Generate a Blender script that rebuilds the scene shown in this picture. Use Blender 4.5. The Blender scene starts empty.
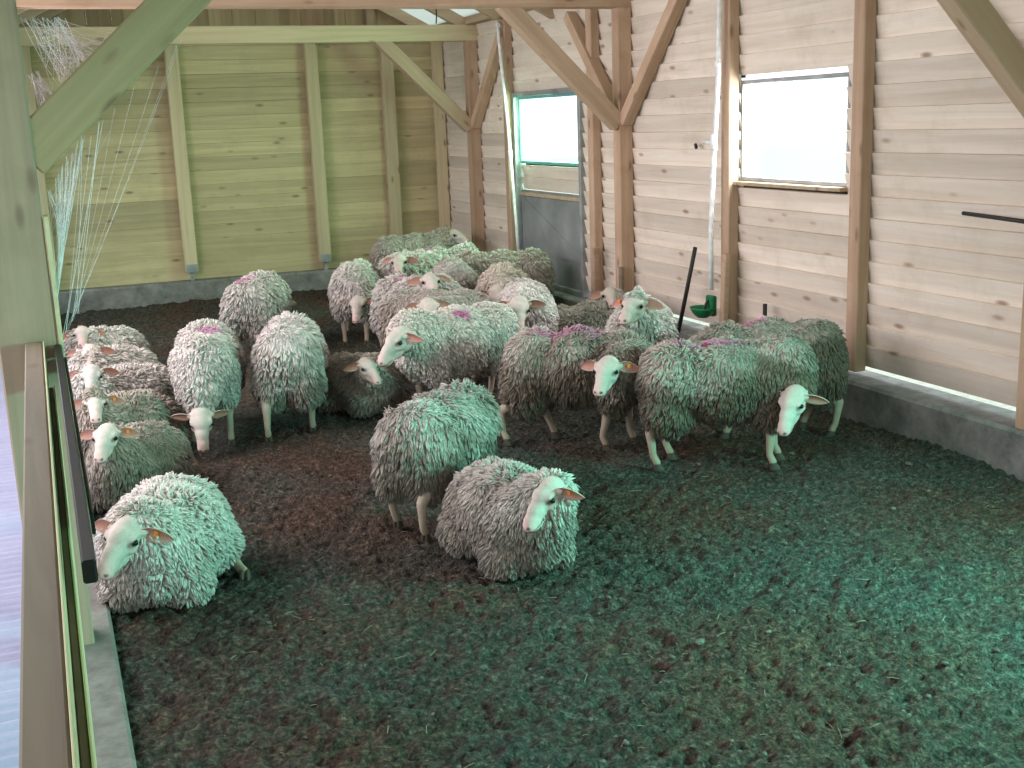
import bpy, bmesh, math, random
import numpy as np
from mathutils import Vector, Matrix, noise

sc = bpy.context.scene
COL = sc.collection
R = math.radians
PI = math.pi

# ------------------------------------------------------------------ camera, world, lights, exposure
F_PX, YAW, PITCH, ROLL, CAM_H = 1171.2, R(21.56), R(12.694), R(-2.115), 2.0
cam_d = bpy.data.cameras.new('camera')
cam_d.sensor_fit = 'HORIZONTAL'; cam_d.sensor_width = 36.0
cam_d.lens = F_PX / 1024 * 36.0
cam_d.clip_start = 0.05; cam_d.clip_end = 500
cam = bpy.data.objects.new('camera', cam_d); COL.objects.link(cam)
_f = Vector((math.sin(YAW) * math.cos(PITCH), math.cos(YAW) * math.cos(PITCH), -math.sin(PITCH)))
_r0 = Vector((math.cos(YAW), -math.sin(YAW), 0)); _u0 = _r0.cross(_f)
_r = _r0 * math.cos(ROLL) + _u0 * math.sin(ROLL); _u = -_r0 * math.sin(ROLL) + _u0 * math.cos(ROLL)
cam.matrix_world = Matrix(((_r.x, _u.x, -_f.x, 0), (_r.y, _u.y, -_f.y, 0), (_r.z, _u.z, -_f.z, CAM_H), (0, 0, 0, 1)))
sc.camera = cam

world = bpy.data.worlds.new('sky'); sc.world = world; world.use_nodes = True
bg = world.node_tree.nodes['Background']
bg.inputs[0].default_value = (0.86, 0.93, 1.0, 1); bg.inputs[1].default_value = 2.7

def area(name, loc, target, sx, sy, power, color, spread=180):   # a daylit opening or an added fill: rectangular lamp at loc, aimed at target
    d = bpy.data.lights.new(name, 'AREA'); d.shape = 'RECTANGLE'; d.size = sx; d.size_y = sy
    d.energy = power; d.color = color; d.spread = R(spread)
    o = bpy.data.objects.new(name, d); COL.objects.link(o); o.location = loc
    o.rotation_euler = (Vector(target) - Vector(loc)).to_track_quat('-Z', 'Y').to_euler()
    return o
# leafy green daylight through the next window of the planked wall, just out of frame, then an added green fill from the unseen near end
area('leafy_window_daylight', (4.84, 1.85, 1.86), (2.1, 4.2, -1.1), 1.25, 0.66, 270, (0.26, 1.0, 0.82), 118)
area('near_end_fill', (1.6, -1.35, 1.6), (2.2, 7.0, 0.6), 1.0, 1.8, 34, (0.55, 1.0, 0.78))
# daylight entering through the window and the door hatch of the planked wall
area('window_daylight', (5.15, 7.06, 1.87), (2.0, 7.4, 0.3), 1.25, 0.68, 110, (0.95, 0.98, 1.0))
area('hatch_daylight', (5.15, 11.3, 1.9), (2.0, 12.0, 0.3), 1.55, 0.7, 175, (0.50, 1.0, 0.66))
# added top fill under the ridge, then the open feed side, lit by the white yard
area('ridge_fill', (2.35, 7.5, 4.25), (2.35, 7.5, 0), 11.0, 0.7, 80, (1.0, 0.93, 1.0), 150)
area('feed_side_daylight', (-1.15, 8.0, 2.5), (3.4, 7.0, 1.2), 6.6, 1.2, 400, (1.0, 0.88, 0.97))

sc.view_settings.view_transform = 'Standard'; sc.view_settings.look = 'None'
sc.view_settings.gamma = 1.0; sc.view_settings.use_curve_mapping = False
sc.view_settings.exposure = -0.55
sc.cycles.max_bounces = 8; sc.cycles.diffuse_bounces = 4; sc.cycles.transparent_max_bounces = 8
sc.cycles.sample_clamp_indirect = 6

# ------------------------------------------------------------------ materials
def mat(name, rough=0.8, base=(0.5, 0.5, 0.5)):
    m = bpy.data.materials.new(name); m.use_nodes = True
    b = m.node_tree.nodes['Principled BSDF']
    b.inputs['Base Color'].default_value = (*base, 1); b.inputs['Roughness'].default_value = rough
    b.inputs['Specular IOR Level'].default_value = 0.25
    return m, m.node_tree, b

def N(nt, t, **kw):
    n = nt.nodes.new(t)
    for k, v in kw.items():
        if k.startswith('i_'):
            key = k[2:]
            n.inputs[int(key) if key.isdigit() else key].default_value = v
        else: setattr(n, k, v)
    return n

def ramp(nt, src, stops):
    r = nt.nodes.new('ShaderNodeValToRGB'); e = r.color_ramp.elements
    while len(e) < len(stops): e.new(0.5)
    for el, (p, c) in zip(e, stops): el.position = p; el.color = (*c, 1) if len(c) == 3 else c
    nt.links.new(src, r.inputs[0]); return r.outputs[0]

def mix(nt, fac, a, b, mode='MIX'):
    m = nt.nodes.new('ShaderNodeMix'); m.data_type = 'RGBA'; m.blend_type = mode
    for s, v in ((0, fac), (6, a), (7, b)):
        if hasattr(v, 'type') or hasattr(v, 'is_linked'): nt.links.new(v, m.inputs[s])
        elif s == 0: m.inputs[0].default_value = v
        else: m.inputs[s].default_value = (*v, 1)
    return m.outputs[2]

def bump(nt, b, src, strength=0.4, dist=0.01):
    n = nt.nodes.new('ShaderNodeBump'); n.inputs['Strength'].default_value = strength; n.inputs['Distance'].default_value = dist
    nt.links.new(src, n.inputs['Height']); nt.links.new(n.outputs[0], b.inputs['Normal'])

def wood(name, c1, c2, knot, scale=(1, 1, 1), axis='Y', knots=True, stain=None, rough=0.75):
    """fibres run along AXIS; colour also varies with the mesh attribute 'tone' (board to board)."""
    m, nt, b = mat(name, rough)
    tc = N(nt, 'ShaderNodeTexCoord'); mp = N(nt, 'ShaderNodeMapping')
    nt.links.new(tc.outputs['Object'], mp.inputs[0])
    s = {'X': (0.6, 14, 14), 'Y': (14, 0.6, 14), 'Z': (14, 14, 0.6)}[axis]
    mp.inputs['Scale'].default_value = s
    at = N(nt, 'ShaderNodeAttribute', attribute_name='tone')
    off = N(nt, 'ShaderNodeVectorMath', operation='MULTIPLY_ADD')
    nt.links.new(at.outputs['Fac'], off.inputs[0]); off.inputs[1].default_value = (37, 29, 53); nt.links.new(mp.outputs[0], off.inputs[2])
    n1 = N(nt, 'ShaderNodeTexNoise', i_Scale=1.0, i_Detail=6.0, i_Roughness=0.65, i_Distortion=0.6)
    nt.links.new(off.outputs[0], n1.inputs['Vector'])
    col = ramp(nt, n1.outputs[0], [(0.30, c2), (0.62, c1)])
    tn = N(nt, 'ShaderNodeMapRange'); nt.links.new(at.outputs['Fac'], tn.inputs[0])
    tn.inputs[3].default_value = 0.80; tn.inputs[4].default_value = 1.12
    hs = N(nt, 'ShaderNodeHueSaturation'); nt.links.new(tn.outputs[0], hs.inputs['Value']); nt.links.new(col, hs.inputs['Color'])
    col = hs.outputs[0]
    if knots:
        mk = N(nt, 'ShaderNodeMapping'); nt.links.new(tc.outputs['Object'], mk.inputs[0])
        mk.inputs['Scale'].default_value = {'X': (2.6, 7, 7), 'Y': (7, 2.6, 7), 'Z': (7, 7, 2.6)}[axis]
        ok = N(nt, 'ShaderNodeVectorMath', operation='MULTIPLY_ADD')
        nt.links.new(at.outputs['Fac'], ok.inputs[0]); ok.inputs[1].default_value = (11, 17, 23); nt.links.new(mk.outputs[0], ok.inputs[2])
        v = N(nt, 'ShaderNodeTexVoronoi', i_Scale=1.0); nt.links.new(ok.outputs[0], v.inputs['Vector'])
        kf = ramp(nt, v.outputs['Distance'], [(0.06, (0.9, 0.9, 0.9)), (0.17, (0, 0, 0))])
        col = mix(nt, kf, col, knot)
    if stain:
        n2 = N(nt, 'ShaderNodeTexNoise', i_Scale=2.2, i_Detail=5.0, i_Roughness=0.7)
        nt.links.new(tc.outputs['Object'], n2.inputs['Vector'])
        sf = ramp(nt, n2.outputs[0], [(0.5, (0, 0, 0)), (0.78, (0.55, 0.55, 0.55))])
        col = mix(nt, sf, col, stain)
    nt.links.new(col, b.inputs['Base Color'])
    bump(nt, b, n1.outputs[0], 0.35, 0.004)
    return m

M = {}
M['wall_y'] = wood('pine_planks_along_wall', (0.80, 0.71, 0.60), (0.66, 0.56, 0.45), (0.32, 0.21, 0.14), axis='Y', stain=(0.50, 0.42, 0.30))
M['wall_x'] = wood('pine_planks_back', (0.62, 0.52, 0.30), (0.46, 0.38, 0.21), (0.26, 0.18, 0.11), axis='X', stain=(0.36, 0.30, 0.19))
M['gable'] = wood('gable_boards', (0.50, 0.36, 0.22), (0.36, 0.25, 0.15), (0.22, 0.14, 0.09), axis='Z')
M['beam_z'] = wood('timber_upright', (0.56, 0.39, 0.27), (0.42, 0.28, 0.18), (0.22, 0.13, 0.08), axis='X', stain=(0.36, 0.20, 0.12))
M['beam_y'] = wood('timber_long', (0.60, 0.46, 0.31), (0.44, 0.32, 0.20), (0.24, 0.15, 0.09), axis='X')
M['beam_x'] = wood('timber_cross', (0.58, 0.43, 0.29), (0.46, 0.33, 0.21), (0.24, 0.15, 0.09), axis='X')
M['fence'] = wood('fence_board', (0.25, 0.20, 0.135), (0.17, 0.135, 0.095), (0.18, 0.13, 0.09), axis='Y', stain=(0.24, 0.21, 0.16))
M['brightened'] = wood('lit_edge_and_slat', (0.74, 0.68, 0.42), (0.60, 0.54, 0.32), (0.4, 0.3, 0.2), axis='Y', knots=False)  # light caught on the board edges is put into this colour; slat shares it

def concrete(name, a, b_, sc_=6.0, bs=0.5):
    m, nt, b = mat(name, 0.9)
    tc = N(nt, 'ShaderNodeTexCoord')
    n1 = N(nt, 'ShaderNodeTexNoise', i_Scale=sc_, i_Detail=8.0, i_Roughness=0.7); nt.links.new(tc.outputs['Object'], n1.inputs['Vector'])
    c = ramp(nt, n1.outputs[0], [(0.3, a), (0.7, b_)])
    nt.links.new(c, b.inputs['Base Color'])
    n2 = N(nt, 'ShaderNodeTexNoise', i_Scale=60.0, i_Detail=4.0); nt.links.new(tc.outputs['Object'], n2.inputs['Vector'])
    bump(nt, b, n2.outputs[0], bs, 0.006)
    return m
M['concrete'] = concrete('dirty_concrete', (0.11, 0.11, 0.10), (0.30, 0.30, 0.27))
M['kerb'] = concrete('kerb_concrete', (0.11, 0.105, 0.09), (0.24, 0.23, 0.20), 9)
M['apron'] = concrete('yard_concrete', (0.27, 0.28, 0.38), (0.34, 0.35, 0.46), 3, 0.4)

def litter():
    m, nt, b = mat('trodden_litter', 0.95)
    tc = N(nt, 'ShaderNodeTexCoord')
    n1 = N(nt, 'ShaderNodeTexNoise', i_Scale=1.1, i_Detail=4.0, i_Roughness=0.6); nt.links.new(tc.outputs['Object'], n1.inputs['Vector'])
    n2 = N(nt, 'ShaderNodeTexNoise', i_Scale=38.0, i_Detail=6.0, i_Roughness=0.75); nt.links.new(tc.outputs['Object'], n2.inputs['Vector'])
    n3 = N(nt, 'ShaderNodeTexVoronoi', i_Scale=70.0); nt.links.new(tc.outputs['Object'], n3.inputs['Vector'])
    big = ramp(nt, n1.outputs[0], [(0.38, (0.088, 0.056, 0.038)), (0.60, (0.066, 0.070, 0.056))])
    fine = ramp(nt, n2.outputs[0], [(0.36, (0.22, 0.20, 0.19)), (0.53, (1.0, 1.0, 1.0)), (0.70, (3.0, 3.0, 2.8))])
    c = mix(nt, 1.0, big, fine, 'MULTIPLY')
    nt.links.new(c, b.inputs['Base Color'])
    add = N(nt, 'ShaderNodeMath', operation='MULTIPLY_ADD'); nt.links.new(n3.outputs['Distance'], add.inputs[0]); add.inputs[1].default_value = 0.5
    nt.links.new(n2.outputs[0], add.inputs[2])
    bump(nt, b, add.outputs[0], 1.0, 0.03)
    return m
M['litter'] = litter()

def vcol(name, rough=0.85, fine=0.25, scale=90.0, sss=0.0, bs=0.3, sheen=0.0):
    """colour from the mesh attribute 'Col' (patches that belong to the animal), broken up by fine noise"""
    m, nt, b = mat(name, rough)
    at = N(nt, 'ShaderNodeAttribute', attribute_name='Col')
    tc = N(nt, 'ShaderNodeTexCoord')
    n = N(nt, 'ShaderNodeTexNoise', i_Scale=scale, i_Detail=3.0); nt.links.new(tc.outputs['Object'], n.inputs['Vector'])
    g = ramp(nt, n.outputs[0], [(0.3, (1 - fine,) * 3), (0.7, (1 + fine * 0.6,) * 3)])
    nt.links.new(mix(nt, 1.0, at.outputs['Color'], g, 'MULTIPLY'), b.inputs['Base Color'])
    bump(nt, b, n.outputs[0], bs, 0.004)
    if sheen: b.inputs['Sheen Weight'].default_value = sheen; b.inputs['Sheen Roughness'].default_value = 0.6
    return m
M['skin'] = vcol('short_face_hair', 0.8, 0.10, 140, bs=0.15)
M['wool'] = vcol('wool_fleece', 0.95, 0.22, 60, bs=0.5, sheen=0.15)
M['ear'] = vcol('ear_skin', 0.7, 0.12, 80)

def plain(name, c, rough=0.5, metal=0.0, var=0.15, scale=20):
    m, nt, b = mat(name, rough)
    b.inputs['Metallic'].default_value = metal
    tc = N(nt, 'ShaderNodeTexCoord'); n = N(nt, 'ShaderNodeTexNoise', i_Scale=float(scale), i_Detail=4.0); nt.links.new(tc.outputs['Object'], n.inputs['Vector'])
    lo = tuple(x * (1 - var) for x in c); hi = tuple(min(1, x * (1 + var)) for x in c)
    nt.links.new(ramp(nt, n.outputs[0], [(0.3, lo), (0.7, hi)]), b.inputs['Base Color'])
    bump(nt, b, n.outputs[0], 0.1, 0.002)
    return m
M['eye'] = plain('dark_eye', (0.012, 0.010, 0.010), 0.12)
M['hoof'] = plain('hoof_horn', (0.07, 0.055, 0.04), 0.6)
M['tag'] = plain('orange_tag', (0.75, 0.25, 0.03), 0.4)
M['white_pipe'] = plain('white_pipe', (0.78, 0.78, 0.76), 0.4)
M['galv'] = plain('galvanised_metal', (0.34, 0.35, 0.35), 0.55, 0.5, 0.3, 6)
M['panel'] = plain('grey_door_panel', (0.26, 0.27, 0.27), 0.6, 0.25, 0.25, 3)
M['teal'] = plain('teal_frame', (0.16, 0.36, 0.36), 0.5)
M['green_plastic'] = plain('green_bowl', (0.015, 0.16, 0.06), 0.4)
M['black'] = plain('black_bar', (0.012, 0.012, 0.012), 0.5)
M['iron'] = plain('dark_iron', (0.05, 0.045, 0.04), 0.6, 0.4)
M['stud_back'] = wood('pale_stud', (0.60, 0.50, 0.31), (0.48, 0.39, 0.24), (0.26, 0.18, 0.11), axis='X')
M['old_brace'] = wood('dusty_brace', (0.46, 0.37, 0.20), (0.36, 0.29, 0.16), (0.22, 0.15, 0.09), axis='X')
M['gap_shade'] = plain('dark_gap_shade', (0.03, 0.025, 0.02), 0.9)  # shade of the plank laps, put into a dark colour
M['old_post'] = wood('weathered_post', (0.37, 0.29, 0.19), (0.28, 0.22, 0.15), (0.20, 0.13, 0.09), axis='X', stain=(0.26, 0.20, 0.13))
M['web'] = plain('spider_silk', (0.80, 0.74, 0.76), 0.5)
M['straw'] = plain('straw_bits', (0.22, 0.19, 0.12), 0.8, 0, 0.4)
M['rubble'] = plain('dry_crumbs', (0.12, 0.11, 0.09), 0.9, 0, 0.4)
M['sawn_white'] = plain('white_roof_sheet', (0.62, 0.62, 0.56), 0.6)
M['roof_dark'] = plain('roof_boards', (0.30, 0.22, 0.15), 0.8)
M['pink_box'] = plain('red_insulator', (0.38, 0.04, 0.06), 0.5)
M['grass'] = plain('overexposed_grass', (0.66, 0.70, 0.58), 0.9)  # whitened so the ground outside reads as overexposed

def glassmat():
    m = bpy.data.materials.new('dusty_glazing'); m.use_nodes = True; nt = m.node_tree
    for n in list(nt.nodes): nt.nodes.remove(n)
    o = N(nt, 'ShaderNodeOutputMaterial'); t = N(nt, 'ShaderNodeBsdfTransparent'); g = N(nt, 'ShaderNodeBsdfGlossy', i_Roughness=0.15)
    t.inputs[0].default_value = (0.97, 1, 1, 1)
    x = N(nt, 'ShaderNodeMixShader', i_0=0.06)
    nt.links.new(t.outputs[0], x.inputs[1]); nt.links.new(g.outputs[0], x.inputs[2]); nt.links.new(x.outputs[0], o.inputs[0])
    return m
M['glass'] = glassmat()
def translucent():
    m = bpy.data.materials.new('translucent_sheet'); m.use_nodes = True; nt = m.node_tree
    for n in list(nt.nodes): nt.nodes.remove(n)
    o = N(nt, 'ShaderNodeOutputMaterial'); t = N(nt, 'ShaderNodeBsdfTranslucent'); g = N(nt, 'ShaderNodeBsdfDiffuse')
    t.inputs[0].default_value = (0.85, 0.9, 0.85, 1); g.inputs[0].default_value = (0.8, 0.82, 0.78, 1)
    x = N(nt, 'ShaderNodeMixShader', i_0=0.35)
    nt.links.new(t.outputs[0], x.inputs[1]); nt.links.new(g.outputs[0], x.inputs[2]); nt.links.new(x.outputs[0], o.inputs[0])
    return m
M['sheet'] = translucent()

# ------------------------------------------------------------------ object helpers
def link(name, me, m=None, parent=None, smooth=False):
    o = bpy.data.objects.new(name, me); COL.objects.link(o)
    if m is not None and not me.materials: me.materials.append(m)
    if parent is not None: o.parent = parent
    if smooth: me.polygons.foreach_set('use_smooth', [True] * len(me.polygons))
    return o

def obj(name, bm, m, parent=None, smooth=False):
    me = bpy.data.meshes.new(name); bm.to_mesh(me); bm.free()
    return link(name, me, m, parent, smooth)

def struct(o): o['kind'] = 'structure'; return o
def tag(o, label, cat, group=None, kind=None):
    o['label'] = label; o['category'] = cat
    if group: o['group'] = group
    if kind: o['kind'] = kind
    return o
def empty(name, loc=(0, 0, 0), rz=0):
    o = bpy.data.objects.new(name, None); COL.objects.link(o); o.location = loc; o.rotation_euler = (0, 0, rz)
    o.empty_display_size = 0.1; return o

def tone_layer(bm): return bm.faces.layers.float.get('tone') or bm.faces.layers.float.new('tone')

def box(bm, x0, x1, y0, y1, z0, z1, tone=None, bev=0.0):
    before = set(bm.faces)
    vs = [bm.verts.new(c) for c in ((x0, y0, z0), (x1, y0, z0), (x1, y1, z0), (x0, y1, z0), (x0, y0, z1), (x1, y0, z1), (x1, y1, z1), (x0, y1, z1))]
    fs = [bm.faces.new([vs[i] for i in q]) for q in ((3, 2, 1, 0), (4, 5, 6, 7), (0, 1, 5, 4), (1, 2, 6, 5), (2, 3, 7, 6), (3, 0, 4, 7))]
    if bev: bmesh.ops.bevel(bm, geom=list({e for f in fs for e in f.edges}), offset=bev, segments=1, affect='EDGES')
    if tone is not None:
        tl = tone_layer(bm)
        for f in set(bm.faces) - before: f[tl] = tone
    return vs

def bar(bm, a, b, w, h, up=(0, 0, 1), tone=None, bev=0.006):
    """box beam from a to b; w sideways, h along up"""
    a, b, up = Vector(a), Vector(b), Vector(up)
    d = (b - a).normalized(); s = d.cross(up).normalized(); u = s.cross(d).normalized()
    before = set(bm.faces)
    vs = [bm.verts.new(p + s * (i * w / 2) + u * (j * h / 2)) for p in (a, b) for i, j in ((-1, -1), (1, -1), (1, 1), (-1, 1))]
    fs = [bm.faces.new([vs[i] for i in q]) for q in ((0, 1, 2, 3), (7, 6, 5, 4), (0, 4, 5, 1), (1, 5, 6, 2), (2, 6, 7, 3), (3, 7, 4, 0))]
    if bev: bmesh.ops.bevel(bm, geom=list({e for f in fs for e in f.edges}), offset=bev, segments=1, affect='EDGES')
    bmesh.ops.recalc_face_normals(bm, faces=list(set(bm.faces) - before))
    if tone is not None:
        tl = tone_layer(bm)
        for f in set(bm.faces) - before: f[tl] = tone

def tube(bm, pts, radii, n=10, caps=True):
    pts = [Vector(p) for p in pts]
    if not hasattr(radii, '__len__'): radii = [radii] * len(pts)
    rings = []; prev = None
    for i, p in enumerate(pts):
        d = (pts[min(i + 1, len(pts) - 1)] - pts[max(i - 1, 0)]).normalized()
        a = prev if prev is not None and abs(prev.dot(d)) < 0.95 else (Vector((0, 0, 1)) if abs(d.z) < 0.9 else Vector((1, 0, 0)))
        s = (a - d * a.dot(d)).normalized(); t = d.cross(s); prev = s
        rings.append([bm.verts.new(p + (s * math.cos(2 * PI * k / n) + t * math.sin(2 * PI * k / n)) * radii[i]) for k in range(n)])
    for A, B in zip(rings, rings[1:]):
        for k in range(n): bm.faces.new((A[k], A[(k + 1) % n], B[(k + 1) % n], B[k]))
    if caps: bm.faces.new(list(reversed(rings[0]))); bm.faces.new(rings[-1])

rng = random.Random(5)

# ------------------------------------------------------------------ the setting
XW, YB = 4.95, 14.6            # inner plane of the planked side wall and of the back wall
def heightfield(xs, ys, fn):
    X, Y = np.meshgrid(xs, ys, indexing='xy'); Z = fn(X, Y)
    n, k = len(ys), len(xs)
    v = np.stack([X, Y, Z], -1).reshape(-1, 3)
    i = np.arange(n - 1)[:, None] * k + np.arange(k - 1)[None]
    q = np.stack([i, i + 1, i + k + 1, i + k], -1).reshape(-1, 4)
    me = bpy.data.meshes.new('ground'); me.from_pydata(v.tolist(), [], q.tolist()); return me

nr = np.random.RandomState(3)
def vnoise(X, Y, s, seed):
    """smooth value noise on numpy arrays"""
    r = np.random.RandomState(seed).rand(64, 64)
    x, y = X * s, Y * s
    x0, y0 = np.floor(x).astype(int), np.floor(y).astype(int); fx, fy = x - x0, y - y0
    fx, fy = fx * fx * (3 - 2 * fx), fy * fy * (3 - 2 * fy)
    g = lambda a, b: r[a % 64, b % 64]
    return (g(x0, y0) * (1 - fx) + g(x0 + 1, y0) * fx) * (1 - fy) + (g(x0, y0 + 1) * (1 - fx) + g(x0 + 1, y0 + 1) * fx) * fy
def ground_z(X, Y):
    z = 0.045 * vnoise(X, Y, 1.3, 1) + 0.020 * vnoise(X, Y, 4.1, 2) + 0.012 * vnoise(X, Y, 11.3, 3) + 0.010 * vnoise(X, Y, 23.0, 4) - 0.042
    return z
def floor_h(X, Y): return ground_z(X, Y) + 0.034 * (vnoise(X, Y, 41.0, 5) - 0.5) + 0.024 * (vnoise(Y, X, 17.0, 6) - 0.5)
ys = np.concatenate([np.arange(-1.5, 2.4, 0.12), np.arange(2.4, 7.0, 0.016), np.arange(7.0, 14.62, 0.045)])
xs = np.arange(0.0, 4.86, 0.0165)
fl = struct(link('floor', heightfield(xs, ys, floor_h), M['litter'], smooth=True))

# kerb under the feed fence, concrete footing along the planked wall and the back wall
bm = bmesh.new(); box(bm, -0.04, 0.09, -1.5, 14.5, -0.1, 0.05, bev=0.012)
struct(obj('trim_1', bm, M['kerb']))
bm = bmesh.new(); box(bm, 4.80, 5.12, -1.5, YB, -0.1, 0.255, bev=0.02)
struct(obj('trim_2', bm, M['concrete']))
bm = bmesh.new(); box(bm, -0.28, 4.80, YB - 0.16, YB + 0.12, -0.1, 0.25, bev=0.02)
struct(obj('trim_3', bm, M['concrete']))

# ridged concrete apron on the feed side
def apron_z(X, Y): return 0.012 * np.sin(Y * 2 * PI / 0.085 + 2.5 * vnoise(X, Y, 1.7, 8)) + 0.03 * vnoise(X, Y, 1.1, 9) - 0.02 + 0.008 * vnoise(X, Y, 9.0, 12)
ap = heightfield(np.concatenate([np.arange(-4.0, 0.0, 0.12)]), np.arange(-1.5, 16.0, 0.02), apron_z)
struct(link('floor_yard', ap, M['apron'], smooth=True))
bm = bmesh.new(); v = [bm.verts.new(c) for c in ((-40, -30, -0.12), (60, -30, -0.12), (60, 60, -0.12), (-40, 60, -0.12))]; bm.faces.new(v)
struct(obj('ground', bm, M['grass']))

def lap_planks(bm, a0, a1, z0, z1, pitch, wall, holes, plane, joints=(), seed=1):
    """lapped horizontal boards: each board's top edge stands in front of the next board's foot.
    wall 'X': boards run along Y at x=plane ; wall 'Y': boards run along X at y=plane"""
    r = random.Random(seed); tl = tone_layer(bm)
    k = 0; z = z0
    while z < z1 - 0.01:
        zt = min(z + pitch, z1)
        segs = [(a0, a1)]
        for h0, h1, hz0, hz1 in holes:
            if (z + zt) / 2 > hz0 and (z + zt) / 2 < hz1:
                ns = []
                for s0, s1 in segs:
                    if h1 <= s0 or h0 >= s1: ns.append((s0, s1)); continue
                    if h0 > s0: ns.append((s0, h0))
                    if h1 < s1: ns.append((h1, s1))
                segs = ns
        for s0, s1 in segs:
            cuts = [s0]
            if joints:
                for c in joints:
                    if s0 + 0.2 < c < s1 - 0.2 and r.random() < 0.6: cuts.append(c)
            cuts.append(s1)
            for c0, c1 in zip(cuts, cuts[1:]):
                c1 -= 0.003
                t = r.random(); w = r.uniform(-0.002, 0.002); zr = zt; zt = zt - 0.005
                lo, hi = plane + 0.026 + w, plane - 0.008 + w      # foot lies back, head leans into the room
                pr = [(lo, z - 0.012), (hi, zt), (hi + 0.020, zt + 0.004), (lo + 0.020, z - 0.010)]
                if wall == 'X': P = [[(p, c, zz) for p, zz in pr] for c in (c0, c1)]
                else: P = [[(c, p, zz) for p, zz in pr] for c in (c0, c1)]
                A = [bm.verts.new(p) for p in P[0]]; B = [bm.verts.new(p) for p in P[1]]
                fs = [bm.faces.new((A[i], A[(i + 1) % 4], B[(i + 1) % 4], B[i])) for i in range(4)] + [bm.faces.new(A[::-1]), bm.faces.new(B)]
                for f in fs: f[tl] = t
                zt = zr
                if wall == 'X': box(bm, plane + 0.050, plane + 0.056, c0, c1, zt - 0.03, zt + 0.03)
                else: box(bm, c0, c1, plane + 0.050, plane + 0.056, zt - 0.03, zt + 0.03)
                bm.faces.ensure_lookup_table()
                for f in bm.faces[-6:]: f.material_index = 1  # dark strip behind each lap gap deepens its shade line
        z += pitch; k += 1

bm = bmesh.new()
lap_planks(bm, -1.5, YB, 0.335, 3.12, 0.1385, 'X', [(1.15, 2.55, 1.50, 2.22), (6.43, 7.70, 1.50, 2.22), (10.45, 12.14, 0.2, 2.27)], XW, joints=(1.5, 3.1, 4.68, 6.215, 9.47, 13.29), seed=4)
w_ = struct(obj('wall_right', bm, M['wall_y'])); w_.data.materials.append(M['gap_shade'])
bm = bmesh.new()
lap_planks(bm, -0.3, XW + 0.02, 0.26, 3.2, 0.160, 'Y', [], YB, joints=(1.64, 3.275, 4.22), seed=9)
w_ = struct(obj('wall_back', bm, M['wall_x'])); w_.data.materials.append(M['gap_shade'])

bm = bmesh.new()
lap_planks(bm, -0.3, XW + 0.02, 0.05, 3.2, 0.160, 'Y', [(1.0, 2.1, 0.0, 2.1)], -1.5, seed=12)
w_ = struct(obj('wall_front_added', bm, M['wall_x'])); w_.data.materials.append(M['gap_shade'])  # unseen near wall, added to cut light from behind the camera
# gable of upright boards over the back wall
bm = bmesh.new(); tl = tone_layer(bm)
RX, RZ, EX, EZ = 2.35, 4.45, 5.45, 2.85        # ridge and eave of the roof underside
def roof_z(x): return RZ - (RZ - EZ) * abs(x - RX) / (EX - RX)
x = -0.6
while x < 5.3:
    w = 0.135; zt0, zt1 = roof_z(x) + 0.02, roof_z(x + w) + 0.02
    t = rng.random(); y0 = YB - 0.02 + rng.choice((0, 0.014)); y1 = y0 + 0.022; zb = 3.16
    if zt0 > zb and zt1 > zb:
        A = [bm.verts.new(c) for c in ((x, y0, zb), (x + w, y0, zb), (x + w, y0, zt1), (x, y0, zt0))]
        B = [bm.verts.new(c) for c in ((x, y1, zb), (x + w, y1, zb), (x + w, y1, zt1), (x, y1, zt0))]
        for f in [bm.faces.new(A[::-1]), bm.faces.new(B)] + [bm.faces.new((A[i], A[(i + 1) % 4], B[(i + 1) % 4], B[i])) for i in range(4)]: f[tl] = t
    x += w + 0.001
bmesh.ops.recalc_face_normals(bm, faces=bm.faces)
struct(obj('wall_gable', bm, M['gable']))

# roof: board deck, a translucent eave strip, and ridge sheets added for top light
def slab(bm, xa, xb, y0, y1, th):
    za, zb = roof_z(xa), roof_z(xb)
    A = [bm.verts.new(c) for c in ((xa, y0, za), (xb, y0, zb), (xb, y1, zb), (xa, y1, za))]
    B = [bm.verts.new(c) for c in ((xa, y0, za + th), (xb, y0, zb + th), (xb, y1, zb + th), (xa, y1, za + th))]
    bm.faces.new(A[::-1]); bm.faces.new(B)
    for i in range(4): bm.faces.new((A[i], A[(i + 1) % 4], B[(i + 1) % 4], B[i]))
bm = bmesh.new(); slab(bm, RX + 0.45, 4.1, -1.5, 15.1, 0.04); slab(bm, -0.75, RX - 0.45, -1.5, 15.1, 0.04)
bmesh.ops.recalc_face_normals(bm, faces=bm.faces); struct(obj('ceiling', bm, M['roof_dark']))
bm = bmesh.new(); slab(bm, 4.1, EX, -1.5, 15.1, 0.006); slab(bm, RX, RX + 0.45, -1.5, 15.1, 0.006); slab(bm, RX - 0.45, RX, -1.5, 15.1, 0.006)
bmesh.ops.recalc_face_normals(bm, faces=bm.faces); struct(obj('ceiling_eave', bm, M['sheet']))

# ------------------------------------------------------------------ timber frame (each member a thing)
def timber(name, label, cat, group, a, b, w, h, up, m):
    a, b, up = Vector(a), Vector(b), Vector(up); d = (b - a).normalized(); s = d.cross(up).normalized(); u = s.cross(d).normalized()
    bm = bmesh.new(); bar(bm, (0, 0, 0), ((b - a).length, 0, 0), w, h, (0, 0, 1), rng.random(), 0.007)
    o = obj(name, bm, m); o.matrix_world = Matrix(((d.x, -s.x, u.x, a.x), (d.y, -s.y, u.y, a.y), (d.z, -s.z, u.z, a.z), (0, 0, 0, 1)))
    return tag(o, label, cat, group)

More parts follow.
